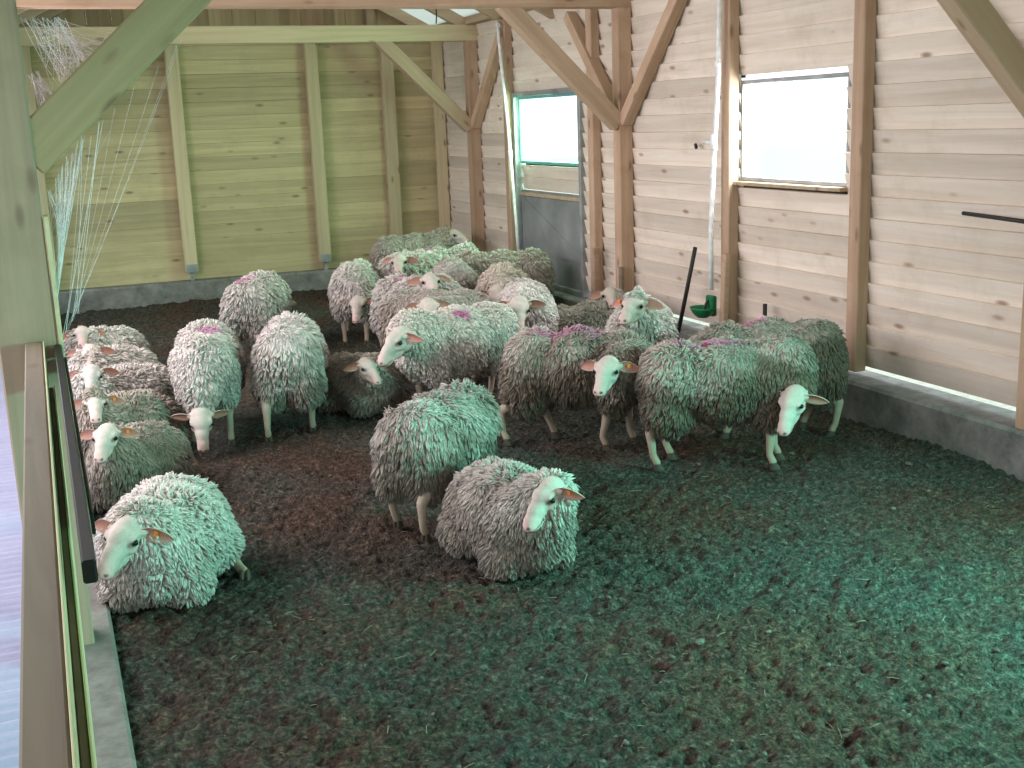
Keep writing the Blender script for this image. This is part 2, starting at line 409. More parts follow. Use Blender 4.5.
FR = [4.68, 9.47, 13.29]                                  # the three frames
fr_txt = ['at the near end of the room', 'at the middle of the room', 'nearest the back wall']
POSTS = 'upright timbers of the barn'
for i, y in enumerate(FR):
    timber('timber_post', ['thick wall post nearest the camera at the right edge beyond the window', 'thick post between door and window with three braces meeting on it', 'thick post near the back corner with two braces'][i], 'post', POSTS,
           (4.885, y, 0.255), (4.885, y, 2.92), 0.13, 0.13, (0, 1, 0), M['beam_z'])
    timber('timber_post', ['huge weathered post standing at the end of the feed fence', 'brown post seen behind the cobweb at the feed side', 'farthest post of the feed side by the back wall'][i], 'post', POSTS,
           (-0.088, y, 0.0), (-0.088, y, 2.92), 0.205, 0.15, (0, 1, 0), M['old_post'])
    timber('tie_beam', ['cross beam overhead carried by the huge weathered post', 'reddish cross beam along the top of the picture', 'pale green lit cross beam in front of the back wall'][i], 'beam', 'cross beams',
           (-0.25, y, 3.0), (5.02, y, 3.0), 0.15, 0.18, (0, 0, 1), M['stud_back' if i == 2 else 'beam_z'])
    timber('timber_brace', ['heavy slanting brace cut off by the upper corner over the planked wall', 'wide brown brace crossing above the door window', 'green lit brace from the far cross beam to the corner post'][i], 'brace', 'slanting braces',
           (4.84, y, 1.93), (3.78, y, 2.96), 0.12, 0.15, (0, 0, 1), M['beam_x'])
    timber('timber_brace', ['massive slanting brace on the huge weathered post beside the cobweb', 'slanting brace on the middle post of the feed side', 'slanting brace on the farthest post of the feed side'][i], 'brace', 'slanting braces',
           (-0.02, y, 1.93), (1.10, y, 2.96), 0.13, 0.165, (0, 0, 1), M['old_brace'])
    for s, t in ((1, ['thin brace above the window wall at the near post', 'short brace rising from the middle wall post toward the door', 'short brace rising from the corner post toward the back wall'][i]),
                 (-1, ['near brace of the near wall post', 'brace rising from the middle wall post toward the window', 'brown brace leaning from the corner post toward the door'][i])):
        if i == 2 and s == 1: continue
        timber('timber_brace', t, 'brace', 'slanting braces', (4.885, y + s * 0.05, 1.95), (4.885, y + s * 1.06, 2.95), 0.10, 0.11, (1, 0, 0), M['beam_z'])
timber('wall_plate', 'long top plate lying on the posts of the planked wall', 'beam', None, (4.885, -1.5, 3.15), (4.885, 14.58, 3.15), 0.13, 0.12, (0, 0, 1), M['beam_y'])
timber('wall_plate', 'long top plate lying on the feed side posts', 'beam', None, (-0.09, -1.5, 3.15), (-0.09, 14.58, 3.15), 0.15, 0.12, (0, 0, 1), M['beam_y'])
# studs in the planked wall
for y, l in ((6.215, 'stud against the near edge of the bright window'), (7.755, 'stud on the far edge of the bright window beside the white pipe'), (10.09, 'stud at the near edge of the door'),
             (12.21, 'green lit stud at the far edge of the door'), (2.75, 'wall stud closest to the near end of the room'), (0.9, 'farther out of the two nearest wall studs')):
    timber('wall_stud', l, 'stud', 'studs of the planked wall', (4.905, y, 0.30), (4.905, y, 3.08), 0.09, 0.11, (0, 1, 0), M['beam_z'])
# studs on the back wall, each on a metal shoe
for x, l in ((1.64, 'green stud on the back wall nearest the cobweb'), (3.275, 'green stud in the middle of the back wall'), (4.22, 'brownish stud on the back wall nearest the corner'), (4.88, 'patchy corner stud where the two walls meet'), (0.05, 'stud on the back wall at the feed side')):
    o = timber('wall_stud', l, 'stud', 'studs of the back wall', (x, YB - 0.09, 0.36), (x, YB - 0.09, 3.08), 0.15 if x < 4.5 else 0.12, 0.115, (0, 1, 0), M['stud_back'])
    bm = bmesh.new(); box(bm, x - 0.065, x + 0.065, YB - 0.157, YB - 0.149, 0.36, 0.45); box(bm, x - 0.02, x + 0.02, YB - 0.11, YB - 0.07, 0.245, 0.36); box(bm, x - 0.06, x + 0.06, YB - 0.15, YB - 0.03, 0.352, 0.36)
    s = obj('post_shoe', bm, M['galv'], o); s.matrix_parent_inverse = o.matrix_world.inverted(); s['label'] = 'grey metal shoe'
# gable stud continuing over the beam, and rafters
timber('wall_stud', 'pale stud in the gable above the far cross beam', 'stud', None, (4.05, YB - 0.06, 3.1), (4.05, YB - 0.06, roof_z(4.05) - 0.01), 0.11, 0.07, (0, 1, 0), M['beam_z'])
for i, y in enumerate((14.5, 13.3, 12.2, 11.1, 10.0, 8.8, 7.6, 6.4, 5.2, 4.0, 2.8, 1.6, 0.4)):
    for s in (1, -1):
        x1 = EX - 0.05 if s == 1 else -0.7
        bm = bmesh.new(); bar(bm, (RX, y, roof_z(RX) - 0.075), (x1, y, roof_z(x1) - 0.07), 0.07, 0.13, (0, 0, 1), rng.random(), 0.004)
        o = obj('rafter', bm, M['beam_x']); tag(o, 'rafter under the roof on the %s slope' % ('planked wall' if s == 1 else 'feed side'), 'rafter', 'rafters %s' % ('over the planked wall' if s == 1 else 'over the feed side'))

# ------------------------------------------------------------------ window and door in the planked wall
def frame_bm(y0, y1, z0, z1, x0, x1, t):
    bm = bmesh.new()
    box(bm, x0, x1, y0, y1, z0, z0 + t, bev=.003); box(bm, x0, x1, y0, y1, z1 - t, z1, bev=.003)
    box(bm, x0, x1, y0, y0 + t, z0 + t, z1 - t, bev=.003); box(bm, x0, x1, y1 - t, y1, z0 + t, z1 - t, bev=.003); return bm
w = struct(obj('window_2', frame_bm(1.15, 2.55, 1.49, 2.225, 4.965, 5.03, 0.028), M['galv']))
w = struct(obj('window_1', frame_bm(6.42, 7.71, 1.49, 2.225, 4.965, 5.03, 0.028), M['galv']))
bm = bmesh.new(); box(bm, 4.99, 4.996, 6.448, 7.682, 1.518, 2.197); obj('pane', bm, M['glass'], w)
bm = bmesh.new(); box(bm, 4.90, 5.06, 6.42, 7.71, 1.46, 1.488, bev=.004); obj('window_sill', bm, M['beam_y'], w)
d = struct(obj('door_1', frame_bm(10.43, 12.14, 0.255, 2.29, 4.915, 5.04, 0.05), M['galv']))
bm = bmesh.new(); box(bm, 4.985, 5.01, 10.47, 12.1, 0.29, 1.25); box(bm, 4.965, 5.005, 10.5, 12.07, 0.30, 0.565, bev=.004); box(bm, 4.965, 5.005, 10.5, 12.07, 0.585, 1.185, bev=.004)
bar(bm, (4.96, 10.55, 0.62), (4.96, 12.0, 1.15), 0.012, 0.05, (0, 0, 1), None, 0)
p = obj('door_panel', bm, M['panel'], d); p['label'] = 'grey metal lower leaf of the door'
bm = bmesh.new(); lap_planks(bm, 10.5, 12.07, 1.27, 1.52, 0.125, 'X', [], 4.975, seed=3); obj('door_plank', bm, M['wall_y'], d).data.materials.append(M['gap_shade'])
bm = frame_bm(10.5, 12.07, 1.535, 2.24, 4.96, 5.0, 0.03); o = obj('hatch_frame', bm, M['teal'], d); o['label'] = 'teal frame of the window hatch'
bm = bmesh.new(); box(bm, 4.975, 4.981, 10.53, 12.04, 1.565, 2.21); obj('pane', bm, M['glass'], d)
bm = bmesh.new(); box(bm, 4.955, 5.0, 10.5, 12.07, 1.19, 1.225); o = obj('door_rail', bm, M['beam_y'], d)

# ------------------------------------------------------------------ feed fence
fe = empty('feed_fence', (0, 4.6, 0.045))
tag(fe, 'plain board feed fence running along the kerb from the huge post', 'fence')
def fpart(name, m, dims, lab=None, bev=0.006):
    bm = bmesh.new(); x0, x1, y0, y1, z0, z1 = dims
    box(bm, x0, x1, y0 - 4.6, y1 - 4.6, z0 - 0.045, z1 - 0.045, rng.random(), bev); o = obj(name, bm, m, fe)
    if lab: o['label'] = lab
    return o
fpart('top_board', M['fence'], (-0.097, -0.038, -1.2, 4.58, 1.10, 1.27), 'wide weathered top board', 0.004)
fpart('lit_edge_strip', M['brightened'], (-0.037, -0.033, -1.2, 4.58, 1.12, 1.272), 'yellow strip painting the lit board edge', 0.001)
fpart('lower_board', M['fence'], (-0.032, -0.019, -1.2, 4.2, 0.98, 1.17), None, 0.002)
fpart('lit_edge_strip', M['brightened'], (-0.018, -0.014, -1.2, 4.2, 0.98, 1.175), 'yellow strip painting the lit board edge', 0.001)
fpart('black_bar', M['black'], (0.0, 0.026, 2.15, 4.60, 1.205, 1.25), 'black rubber bar', 0.004)
fpart('black_bar', M['black'], (0.030, 0.038, 2.6, 4.60, 1.15, 1.20), 'black rubber bar', 0.002)
for y in (0.6,):
    fpart('fence_post', M['fence'], (-0.095, -0.035, y, y + 0.08, 0.045, 1.10))
fpart('upright_slat', M['brightened'], (0.018, 0.034, 4.60, 4.72, 0.9, 1.72), 'thin pale slat nailed upright beside the post', 0.002)

# ------------------------------------------------------------------ small fittings on the planked wall
def piping(name, pts, r, m, label, cat, extra=()):
    bm = bmesh.new(); tube(bm, pts, r, 10); o = obj(name, bm, m, smooth=True); tag(o, label, cat)
    for nm, a, b, rr in extra:
        bm = bmesh.new(); tube(bm, [a, b], rr, 10); obj(nm, bm, M['white_pipe'], o, smooth=True)
    return o
piping('water_pipe', [(4.81, 7.74, 2.95), (4.80, 7.76, 2.2), (4.79, 7.80, 1.6), (4.78, 7.82, 1.1), (4.77, 7.80, 0.66)], 0.019, M['white_pipe'], 'white water pipe running down to the green drinking bowl', 'pipe',
       [('pipe_joint', (4.79, 7.79, 1.72), (4.79, 7.80, 1.84), 0.027), ('tap', (4.79, 7.795, 1.78), (4.77, 7.92, 1.78), 0.014), ('pipe_joint', (4.80, 7.76, 2.33), (4.80, 7.76, 2.37), 0.025), ('pipe_joint', (4.79, 7.81, 1.50), (4.79, 7.81, 1.54), 0.025)])
piping('cable_pipe', [(4.80, 12.20, 3.07), (4.80, 12.12, 2.6), (4.80, 12.0, 2.0), (4.80, 11.93, 1.5), (4.80, 11.86, 1.0), (4.80, 11.80, 0.5)], 0.017, M['white_pipe'], 'thin white pipe running down beside the door', 'pipe',
       [('pipe_joint', (4.80, 11.955, 1.68), (4.80, 11.945, 1.6), 0.024)])
# drinking bowl
bm = bmesh.new(); n = 24; rings = []
for r_, z_ in ((0.0, 0.0), (0.04, 0.005), (0.07, 0.03), (0.09, 0.065), (0.10, 0.085), (0.095, 0.085), (0.085, 0.065), (0.065, 0.035), (0.0, 0.025)):
    rings.append([bm.verts.new((r_ * math.cos(2 * PI * k / n), r_ * 1.15 * math.sin(2 * PI * k / n), z_)) for k in range(n)] if r_ else [bm.verts.new((0, 0, z_))])
for A, B in zip(rings, rings[1:]):
    for k in range(n):
        a0, a1 = A[k % len(A)], A[(k + 1) % len(A)]; b0, b1 = B[k % len(B)], B[(k + 1) % len(B)]
        bm.faces.new([v for i, v in enumerate((a0, a1, b1, b0)) if v not in (a0, a1, b1, b0)[:i]])
bmesh.ops.recalc_face_normals(bm, faces=bm.faces)
bowl = empty('drinking_bowl', (4.72, 7.84, 0.44)); tag(bowl, 'green plastic drinking bowl fixed under the white water pipe', 'drinker')
obj('bowl', bm, M['green_plastic'], bowl, smooth=True)
bm = bmesh.new(); box(bm, 0.05, 0.10, -0.05, 0.05, 0.01, 0.17, bev=0.01); obj('back_plate', bm, M['green_plastic'], bowl)
bm = bmesh.new(); tube(bm, [(0.06, 0, 0.14), (0.03, 0, 0.11), (0.01, 0, 0.05)], 0.011); obj('valve', bm, M['iron'], bowl, smooth=True)
def stick(name, a, b, r, label, cat, m='iron'):
    bm = bmesh.new(); tube(bm, [a, (Vector(a) + Vector(b)) / 2 + Vector((0.004, 0.004, 0)), b], r, 8); tag(obj(name, bm, M[m], smooth=True), label, cat)
stick('iron_rod', (4.76, 8.02, 0.97), (4.74, 8.26, 0.255), 0.017, 'dark rod leaning on the planked wall left of the green drinking bowl', 'rod')
stick('iron_rod', (4.86, 7.2, 0.62), (4.85, 7.2, 0.25), 0.016, 'short dark rod standing on the concrete footing under the window', 'rod')
stick('iron_rod', (4.925, 5.32, 1.385), (4.905, 4.74, 1.365), 0.012, 'black pointed rod lying level on the wall by the near edge', 'rod')
stick('iron_hook', (4.93, 8.30, 1.755), (4.90, 8.24, 1.735), 0.014, 'small rusty hook screwed to the planks beside the white water pipe', 'hook')
bm = bmesh.new(); bar(bm, (4.80, 7.68, 0.25), (4.815, 7.66, 0.95), 0.045, 0.06, (0, 1, 0), 0.3); tag(obj('short_board', bm, M['beam_z']), 'short brown board standing against the stud beside the drinking bowl', 'board')
bm = bmesh.new(); bar(bm, (4.80, 9.38, 0.25), (4.80, 9.38, 0.68), 0.03, 0.05, (0, 1, 0), 0.6); tag(obj('short_board', bm, M['fence']), 'thin pale stick standing at the foot of the thick middle wall post', 'board')
bm = bmesh.new(); bar(bm, (4.83, 9.96, 0.25), (4.83, 9.96, 0.80), 0.06, 0.05, (0, 1, 0), 0.1); tag(obj('short_board', bm, M['beam_z']), 'short brown offcut standing at the foot of the stud by the door', 'board')
bm = bmesh.new(); box(bm, -0.03, 0.03, -0.02, 0.02, -0.03, 0.03, bev=.008)
for z in (2.42, 2.36):
    pass
bm.free()
# lamp hook under the gable
bm = bmesh.new(); tube(bm, [(4.42, 13.2, 3.34), (4.46, 13.2, 3.3), (4.46, 13.2, 3.18), (4.45, 13.2, 3.10)], 0.008, 6); tag(obj('hanging_wire', bm, M['iron'], smooth=True), 'short dark wire hanging over the far cross beam', 'wire')

# ------------------------------------------------------------------ cobwebs
def web(name, label, A, B, n, sag, seed, r=0.00065, cross=20):
    """threads strung between the edges A and B (each a pair of points)"""
    rr = random.Random(seed); bm = bmesh.new(); th = []
    for i in range(n):
        s, t = rr.random(), rr.random()
        a = Vector(A[0]).lerp(Vector(A[1]), s); b = Vector(B[0]).lerp(Vector(B[1]), t)
        a += Vector((rr.uniform(-.01, .01), rr.uniform(-.05, .05), 0)); b += Vector((0, rr.uniform(-.05, .05), 0))
        g = sag * rr.uniform(0.2, 1.3)
        pts = [a.lerp(b, u) + Vector((0, 0, -g * 4 * u * (1 - u))) for u in (0, .25, .5, .75, 1)]
        th.append(pts); tube(bm, pts, r * rr.uniform(0.6, 1.5), 3, False)
    for i in range(cross):
        p, q = rr.choice(th), rr.choice(th); u, v = rr.randint(0, 3), rr.randint(0, 3)
        a = p[u].lerp(p[u + 1], rr.random()); b = q[v].lerp(q[v + 1], rr.random())
        if (a - b).length < 0.28: tube(bm, [a, (a + b) / 2 - Vector((0, 0, 0.008)), b], r * 0.8, 3, False)
    return tag(obj(name, bm, M['web']), label, 'cobweb')
web('cobweb', 'dusty cobweb hanging in long threads below the massive brace', ((0.04, 4.66, 1.80), (0.20, 4.66, 2.02)), ((0.03, 4.70, 1.40), (0.10, 4.70, 1.72)), 26, 0.02, 3, cross=110)
web('cobweb', 'long cobweb threads strung from the massive brace down to the fence', ((0.15, 4.66, 1.95), (0.62, 4.66, 2.38)), ((0.03, 4.70, 1.25), (0.10, 4.72, 1.35)), 11, 0.015, 8, cross=6)
web('cobweb', 'thick cobweb filling the gap above the massive brace beside the post', ((0.02, 4.72, 2.42), (0.18, 4.72, 2.42)), ((0.10, 4.70, 2.10), (0.42, 4.70, 2.36)), 30, 0.03, 5, cross=130)
web('cobweb', 'small tangled cobweb in the crook between post and massive brace', ((0.02, 4.72, 2.22), (0.07, 4.72, 2.24)), ((0.04, 4.70, 2.04), (0.14, 4.70, 2.13)), 18, 0.01, 6, cross=80)

# ------------------------------------------------------------------ litter bits on the floor
def gh(x, y): return float(floor_h(np.array([x]), np.array([y]))[0])
bm = bmesh.new()
for i in range(420):
    x, y = rng.uniform(0.12, 4.7), 2.8 + 9 * rng.random() ** 1.6; a = rng.uniform(0, PI); l = rng.uniform(0.012, 0.055); z = gh(x, y) + 0.004
    d = Vector((math.cos(a), math.sin(a), rng.uniform(-.1, .15))) * l
    tube(bm, [(x, y, z), Vector((x, y, z + 0.002)) + d * 0.5, Vector((x, y, z)) + d], 0.0016, 4, False)
tag(obj('straw_bits', bm, M['straw']), 'loose straw bits scattered on the dark litter floor', 'straw', kind='stuff')
bm = bmesh.new()
for i in range(420):
    x, y = rng.uniform(0.12, 4.75), 2.8 + 8 * rng.random() ** 1.7; r_ = rng.uniform(0.003, 0.011) * (1.7 if rng.random() < .05 else 1)
    bmesh.ops.create_icosphere(bm, subdivisions=1, radius=r_, matrix=Matrix.Translation((x, y, gh(x, y) + r_ * 0.3)) @ Matrix.Rotation(rng.uniform(0, 6), 4, 'Z') @ Matrix.Diagonal((1.4, 1, 0.7, 1)))
tag(obj('litter_crumbs', bm, M['rubble'], smooth=False), 'small dry crumbs of dung and wood on the litter floor', 'litter', kind='stuff')

# ------------------------------------------------------------------ sheep
def ico(sub):
    bm = bmesh.new(); bmesh.ops.create_icosphere(bm, subdivisions=sub, radius=1.0)
    v = np.array([x.co[:] for x in bm.verts]); f = np.array([[x.index for x in q.verts] for q in bm.faces]); bm.free(); return v, f
ICO = {2: ico(2), 3: ico(3)}

class Blob:
    """closed overlapping ellipsoids, later fused into one continuous skin"""
    def __init__(s): s.v = []; s.f = []; s.n = 0
    def ell(s, c, r, basis=None, sub=3):
        v, f = ICO[sub]; v = v * np.array(r)
        if basis is not None: v = v @ np.array(basis)          # rows of basis are the local axes
        s.v.append(v + np.array(c)); s.f.append(f + s.n); s.n += len(v)
    def chain(s, pts, rad, sub=2):
        pts = [np.array(p, float) for p in pts]
        for a, b, ra, rb in zip(pts, pts[1:], rad, rad[1:]):
            L = np.linalg.norm(b - a); k = max(1, int(L / (0.32 * min(ra, rb))))
            for i in range(k + 1):
                t = i / k; r = ra + (rb - ra) * t; s.ell(a + (b - a) * t, (r, r, r), sub=sub)
    def fuse(s, voxel, smooth):
        me = bpy.data.meshes.new('tmp'); me.from_pydata(np.concatenate(s.v).tolist(), [], np.concatenate(s.f).tolist())
        o = bpy.data.objects.new('tmp', me); COL.objects.link(o)
        m = o.modifiers.new('r', 'REMESH'); m.mode = 'VOXEL'; m.voxel_size = voxel
        m = o.modifiers.new('s', 'SMOOTH'); m.factor = 0.5; m.iterations = smooth
        dg = bpy.context.evaluated_depsgraph_get(); res = bpy.data.meshes.new_from_object(o.evaluated_get(dg), depsgraph=dg)
        bpy.data.objects.remove(o); bpy.data.meshes.remove(me)
        res.materials.clear(); return res

def getv(me):
    a = np.empty(len(me.vertices) * 3); me.vertices.foreach_get('co', a); return a.reshape(-1, 3)
def setcol(me, c):
    at = me.color_attributes.new('Col', 'FLOAT_COLOR', 'POINT'); a = np.ones((len(c), 4)); a[:, :3] = np.clip(c, 0, 1); at.data.foreach_set('color', a.ravel())

def n3(P, s, seed):
    return (vnoise(P[:, 0] + 3.1 * P[:, 2], P[:, 1] + 7, s, seed) + vnoise(P[:, 2] + 5, P[:, 0] - P[:, 1], s, seed + 1) + vnoise(P[:, 1] + P[:, 2], P[:, 2] - P[:, 0] + 9, s, seed + 2)) / 3

def sm(a, b, x): t = np.clip((x - a) / (b - a), 0, 1); return t * t * (3 - 2 * t)

WOOL_W = np.array((0.70, 0.64, 0.57)); DIRT = np.array((0.17, 0.13, 0.085))
def nearest(P, C):
    out = np.empty(len(P), int)
    c2 = (C ** 2).sum(1)
    for i in range(0, len(P), 2000): out[i:i + 2000] = np.argmin(c2[None] - 2 * P[i:i + 2000] @ C.T, 1)
    return out

def tuft_mesh(base, Hc, Hb, spec, seed, n, L, W):
    """a fleece: the lumpy base surface plus thousands of hanging wool locks, all one mesh"""
    r = np.random.RandomState(seed)
    v = getv(base); base.calc_loop_triangles()
    t = np.empty(len(base.loop_triangles) * 3, int); base.loop_triangles.foreach_get('vertices', t); t = t.reshape(-1, 3)
    nrm = np.empty(len(v) * 3); base.vertices.foreach_get('normal', nrm); nrm = nrm.reshape(-1, 3)
    v = v + nrm * (0.034 * (n3(v, 6.0, seed) - 0.5) + 0.016 * (n3(v, 21.0, seed + 5) - 0.5))[:, None]
    if spec['lying']: v[:, 2] = np.maximum(v[:, 2], 0.004)
    e = np.cross(v[t[:, 1]] - v[t[:, 0]], v[t[:, 2]] - v[t[:, 0]]); A = np.linalg.norm(e, axis=1)
    cum = np.cumsum(A); k = np.minimum(np.searchsorted(cum, r.rand(n) * cum[-1]), len(t) - 1)
    a, b = r.rand(n), r.rand(n); fl_ = a + b > 1; a[fl_] = 1 - a[fl_]; b[fl_] = 1 - b[fl_]
    P = v[t[k, 0]] * (1 - a - b)[:, None] + v[t[k, 1]] * a[:, None] + v[t[k, 2]] * b[:, None]
    Nn = e[k] / np.maximum(A[k], 1e-9)[:, None]
    keep = P[:, 2] > (0.03 if spec['lying'] else 0.2); P, Nn = P[keep], Nn[keep]; n = len(P)
    down = np.array((-0.12, 0, -1.0))
    wind = np.stack([n3(P, 6.0, seed + 11) - 0.5, n3(P, 6.0, seed + 14) - 0.5, n3(P, 6.0, seed + 17) - 0.5], 1) * 1.1
    D = Nn * 0.62 + down * spec.get('hang', 0.6) * (1 - np.clip(Nn[:, 2:3], 0, 1) ** 2 * 0.5) + wind + r.randn(n, 3) * 0.13
    D /= np.linalg.norm(D, axis=1)[:, None]
    ll = L * (0.65 + 0.6 * r.rand(n)) * (0.75 + 0.5 * n3(P, 4.0, seed + 20))
    ww = W * (0.75 + 0.5 * r.rand(n))
    ref = np.where(np.abs(D[:, 2:3]) < 0.8, np.array((0, 0, 1.0)), np.array((1.0, 0, 0)))
    S = np.cross(D, ref); S /= np.linalg.norm(S, axis=1)[:, None]; T = np.cross(D, S)
    g = np.array((0, 0, -1.0)) * 0.28 + 0
    rows = []
    for j, (u, w) in enumerate(((-0.25, 0.9), (0.35, 1.0), (0.72, 0.72))):
        c = P + D * (ll * u)[:, None] + g * (ll * max(u, 0) ** 2)[:, None]
        ph = r.rand(n) * 6.28 if j == 0 else ph
        for q in range(3):
            an = ph + q * 2.0944
            rows.append(c + (S * np.cos(an)[:, None] * 1.35 + T * np.sin(an)[:, None] * 0.75) * (ww * w)[:, None])
    rows.append(P + D * ll[:, None] + g * ll[:, None])
    V = np.stack(rows, 1)
    ci = r.choice(n, max(20, n // spec.get('clump', 11)), replace=False); ni = ci[nearest(P, P[ci])]
    tip = (P + D * ll[:, None] * 1.15)[ni]; off = tip - V[:, 9]
    for col_, k_ in zip(((0, 1, 2), (3, 4, 5), (6, 7, 8), (9,)), (0.0, 0.12, 0.30, 0.52)):
        for q in col_: V[:, q] += off * k_
    V = V.reshape(-1, 3)
    if spec['lying']: V[:, 2] = np.maximum(V[:, 2], 0.0)
    o = (np.arange(n) * 10)[:, None]
    quads = []
    for j in range(2):
        for q in range(3): quads.append(o + np.array([j * 3 + q, j * 3 + (q + 1) % 3, (j + 1) * 3 + (q + 1) % 3, (j + 1) * 3 + q]))
    tris = [o + np.array([6 + q, 6 + (q + 1) % 3, 9]) for q in range(3)]
    Q = np.stack(quads, 1).reshape(-1, 4); T3 = np.stack(tris, 1).reshape(-1, 3)
    nb = len(v)
    bf = [list(p.vertices) for p in base.polygons]
    bq = np.array([f for f in bf if len(f) == 4]).reshape(-1, 4)
    bt = np.array([f for f in bf if len(f) == 3], int).reshape(-1, 3)
    allv = np.concatenate([v, V])
    me = bpy.data.meshes.new('fleece')
    quad = np.concatenate([bq, Q + nb]); tri = np.concatenate([bt, T3 + nb])
    me.vertices.add(len(allv)); me.vertices.foreach_set('co', allv.ravel())
    loops = np.concatenate([quad.ravel(), tri.ravel()]); me.loops.add(len(loops)); me.loops.foreach_set('vertex_index', loops)
    me.polygons.add(len(quad) + len(tri))
    st = np.concatenate([np.arange(len(quad)) * 4, len(quad) * 4 + np.arange(len(tri)) * 3]); me.polygons.foreach_set('loop_start', st)
    me.update(calc_edges=True); me.validate()
    # colour: cream wool, muddy flanks and belly, raddle marks where the spec has them
    zt = 0.52 if spec['lying'] else 0.76
    def colour(P):
        h = P[:, 2] / zt; m_ = n3(P, 5.0, seed + 30)
        dirt = np.clip(sm(spec['d1'], spec['d0'], h + (m_ - 0.5) * 0.9) * spec['dirt'] + spec.get('dbase', 0), 0, 1)
        c = spec['wool'] * (1 - dirt[:, None]) + DIRT * dirt[:, None]
        for (x, y, z, rx, ry, s) in spec.get('marks', ()):
            d2 = ((P[:, 0] - x) / rx) ** 2 + ((P[:, 1] - y) / ry) ** 2 + ((P[:, 2] - z) / 0.14) ** 2
            w = sm(1.25, 0.3, d2 + (n3(P, 26.0, seed + 40) - 0.5) * 1.9) * s
            c = c * (1 - w[:, None]) + np.array((0.62, 0.20, 0.38)) * w[:, None]
        return c
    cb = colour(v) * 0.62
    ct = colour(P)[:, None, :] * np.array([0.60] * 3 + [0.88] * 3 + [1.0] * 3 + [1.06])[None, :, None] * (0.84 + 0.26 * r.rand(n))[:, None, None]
    setcol(me, np.concatenate([cb, ct.reshape(-1, 3)]))
    return me

def ear_mesh(side, L=0.118, W=0.030):
    """leaf shaped cupped ear pointing sideways (local y), hollow toward +x"""
    nu, nv = 10, 7; vs, fs, cs = [], [], []
    for layer in (0, 1):
        for i in range(nu):
            u = i / (nu - 1); w = W * (math.sin(PI * min(1, 0.16 + 0.84 * u) ** 0.9) ** 0.7 if u < 1 else 0) * (1.0 if u > .25 else 0.75 + u)
            for j in range(nv):
                t = -1 + 2 * j / (nv - 1)
                cup = 0.55 * w * (t * t) * (1 - 0.5 * u)
                x = cup - 0.012 * u + (0 if layer == 0 else -0.0045)
                vs.append((x, side * u * L, t * w - 0.02 * u * u))
                inner = layer == 0 and abs(t) < 0.8
                cs.append((0.44, 0.22, 0.16) if inner and u < .93 else (0.58, 0.46, 0.37))
    g = lambda l, i, j: l * nu * nv + i * nv + j
    for l in (0, 1):
        for i in range(nu - 1):
            for j in range(nv - 1):
                q = (g(l, i, j), g(l, i + 1, j), g(l, i + 1, j + 1), g(l, i, j + 1)); fs.append(q if l else q[::-1])
    for i in range(nu - 1):
        for j in (0, nv - 1): fs.append((g(0, i, j), g(0, i + 1, j), g(1, i + 1, j), g(1, i, j)))
    for j in range(nv - 1): fs.append((g(0, 0, j), g(0, 0, j + 1), g(1, 0, j + 1), g(1, 0, j)))
    me = bpy.data.meshes.new('ear'); me.from_pydata(vs, [], fs); bm = bmesh.new(); bm.from_mesh(me)
    bmesh.ops.remove_doubles(bm, verts=bm.verts, dist=0.0002); bm.to_mesh(me); bm.free()
    co = getv(me)
    src = np.array(vs); cs = np.array(cs); idx = [int(np.argmin(((src - c) ** 2).sum(1))) for c in co]; setcol(me, cs[idx])
    return me
EARS = {s: ear_mesh(s) for s in (-1, 1)}
def hoof_mesh():
    bm = bmesh.new()
    for s in (-1, 1):
        rings = []
        for z, a, b, x in ((0.0, 0.030, 0.0135, 0.006), (0.012, 0.029, 0.0135, 0.004), (0.030, 0.021, 0.012, -0.002), (0.040, 0.013, 0.009, -0.006)):
            rings.append([bm.verts.new((x + a * math.cos(2 * PI * k / 10), s * 0.0125 + b * math.sin(2 * PI * k / 10), z)) for k in range(10)])
        for A, B in zip(rings, rings[1:]):
            for k in range(10): bm.faces.new((A[k], A[(k + 1) % 10], B[(k + 1) % 10], B[k]))
        bm.faces.new(rings[0][::-1]); bm.faces.new(rings[-1])
    me = bpy.data.meshes.new('hoof'); bm.to_mesh(me); bm.free(); me.materials.append(M['hoof']); return me
HOOF = hoof_mesh()
bm = bmesh.new(); bmesh.ops.create_icosphere(bm, subdivisions=2, radius=0.0125); EYE = bpy.data.meshes.new('eye'); bm.to_mesh(EYE); bm.free()
EYE.materials.append(M['eye']); EYE.polygons.foreach_set('use_smooth', [True] * len(EYE.polygons))
bm = bmesh.new(); box(bm, 0.004, 0.007, -0.008, 0.008, -0.010, 0.010, bev=0.002); TAG = bpy.data.meshes.new('ear_tag'); bm.to_mesh(TAG); bm.free(); TAG.materials.append(M['tag'])
for s in (-1, 1): EARS[s].materials.append(M['ear']); EARS[s].polygons.foreach_set('use_smooth', [True] * len(EARS[s].polygons))

def child(name, me, mw, parent):
    o = bpy.data.objects.new(name, me); COL.objects.link(o); o.parent = parent; o.matrix_basis = mw; return o

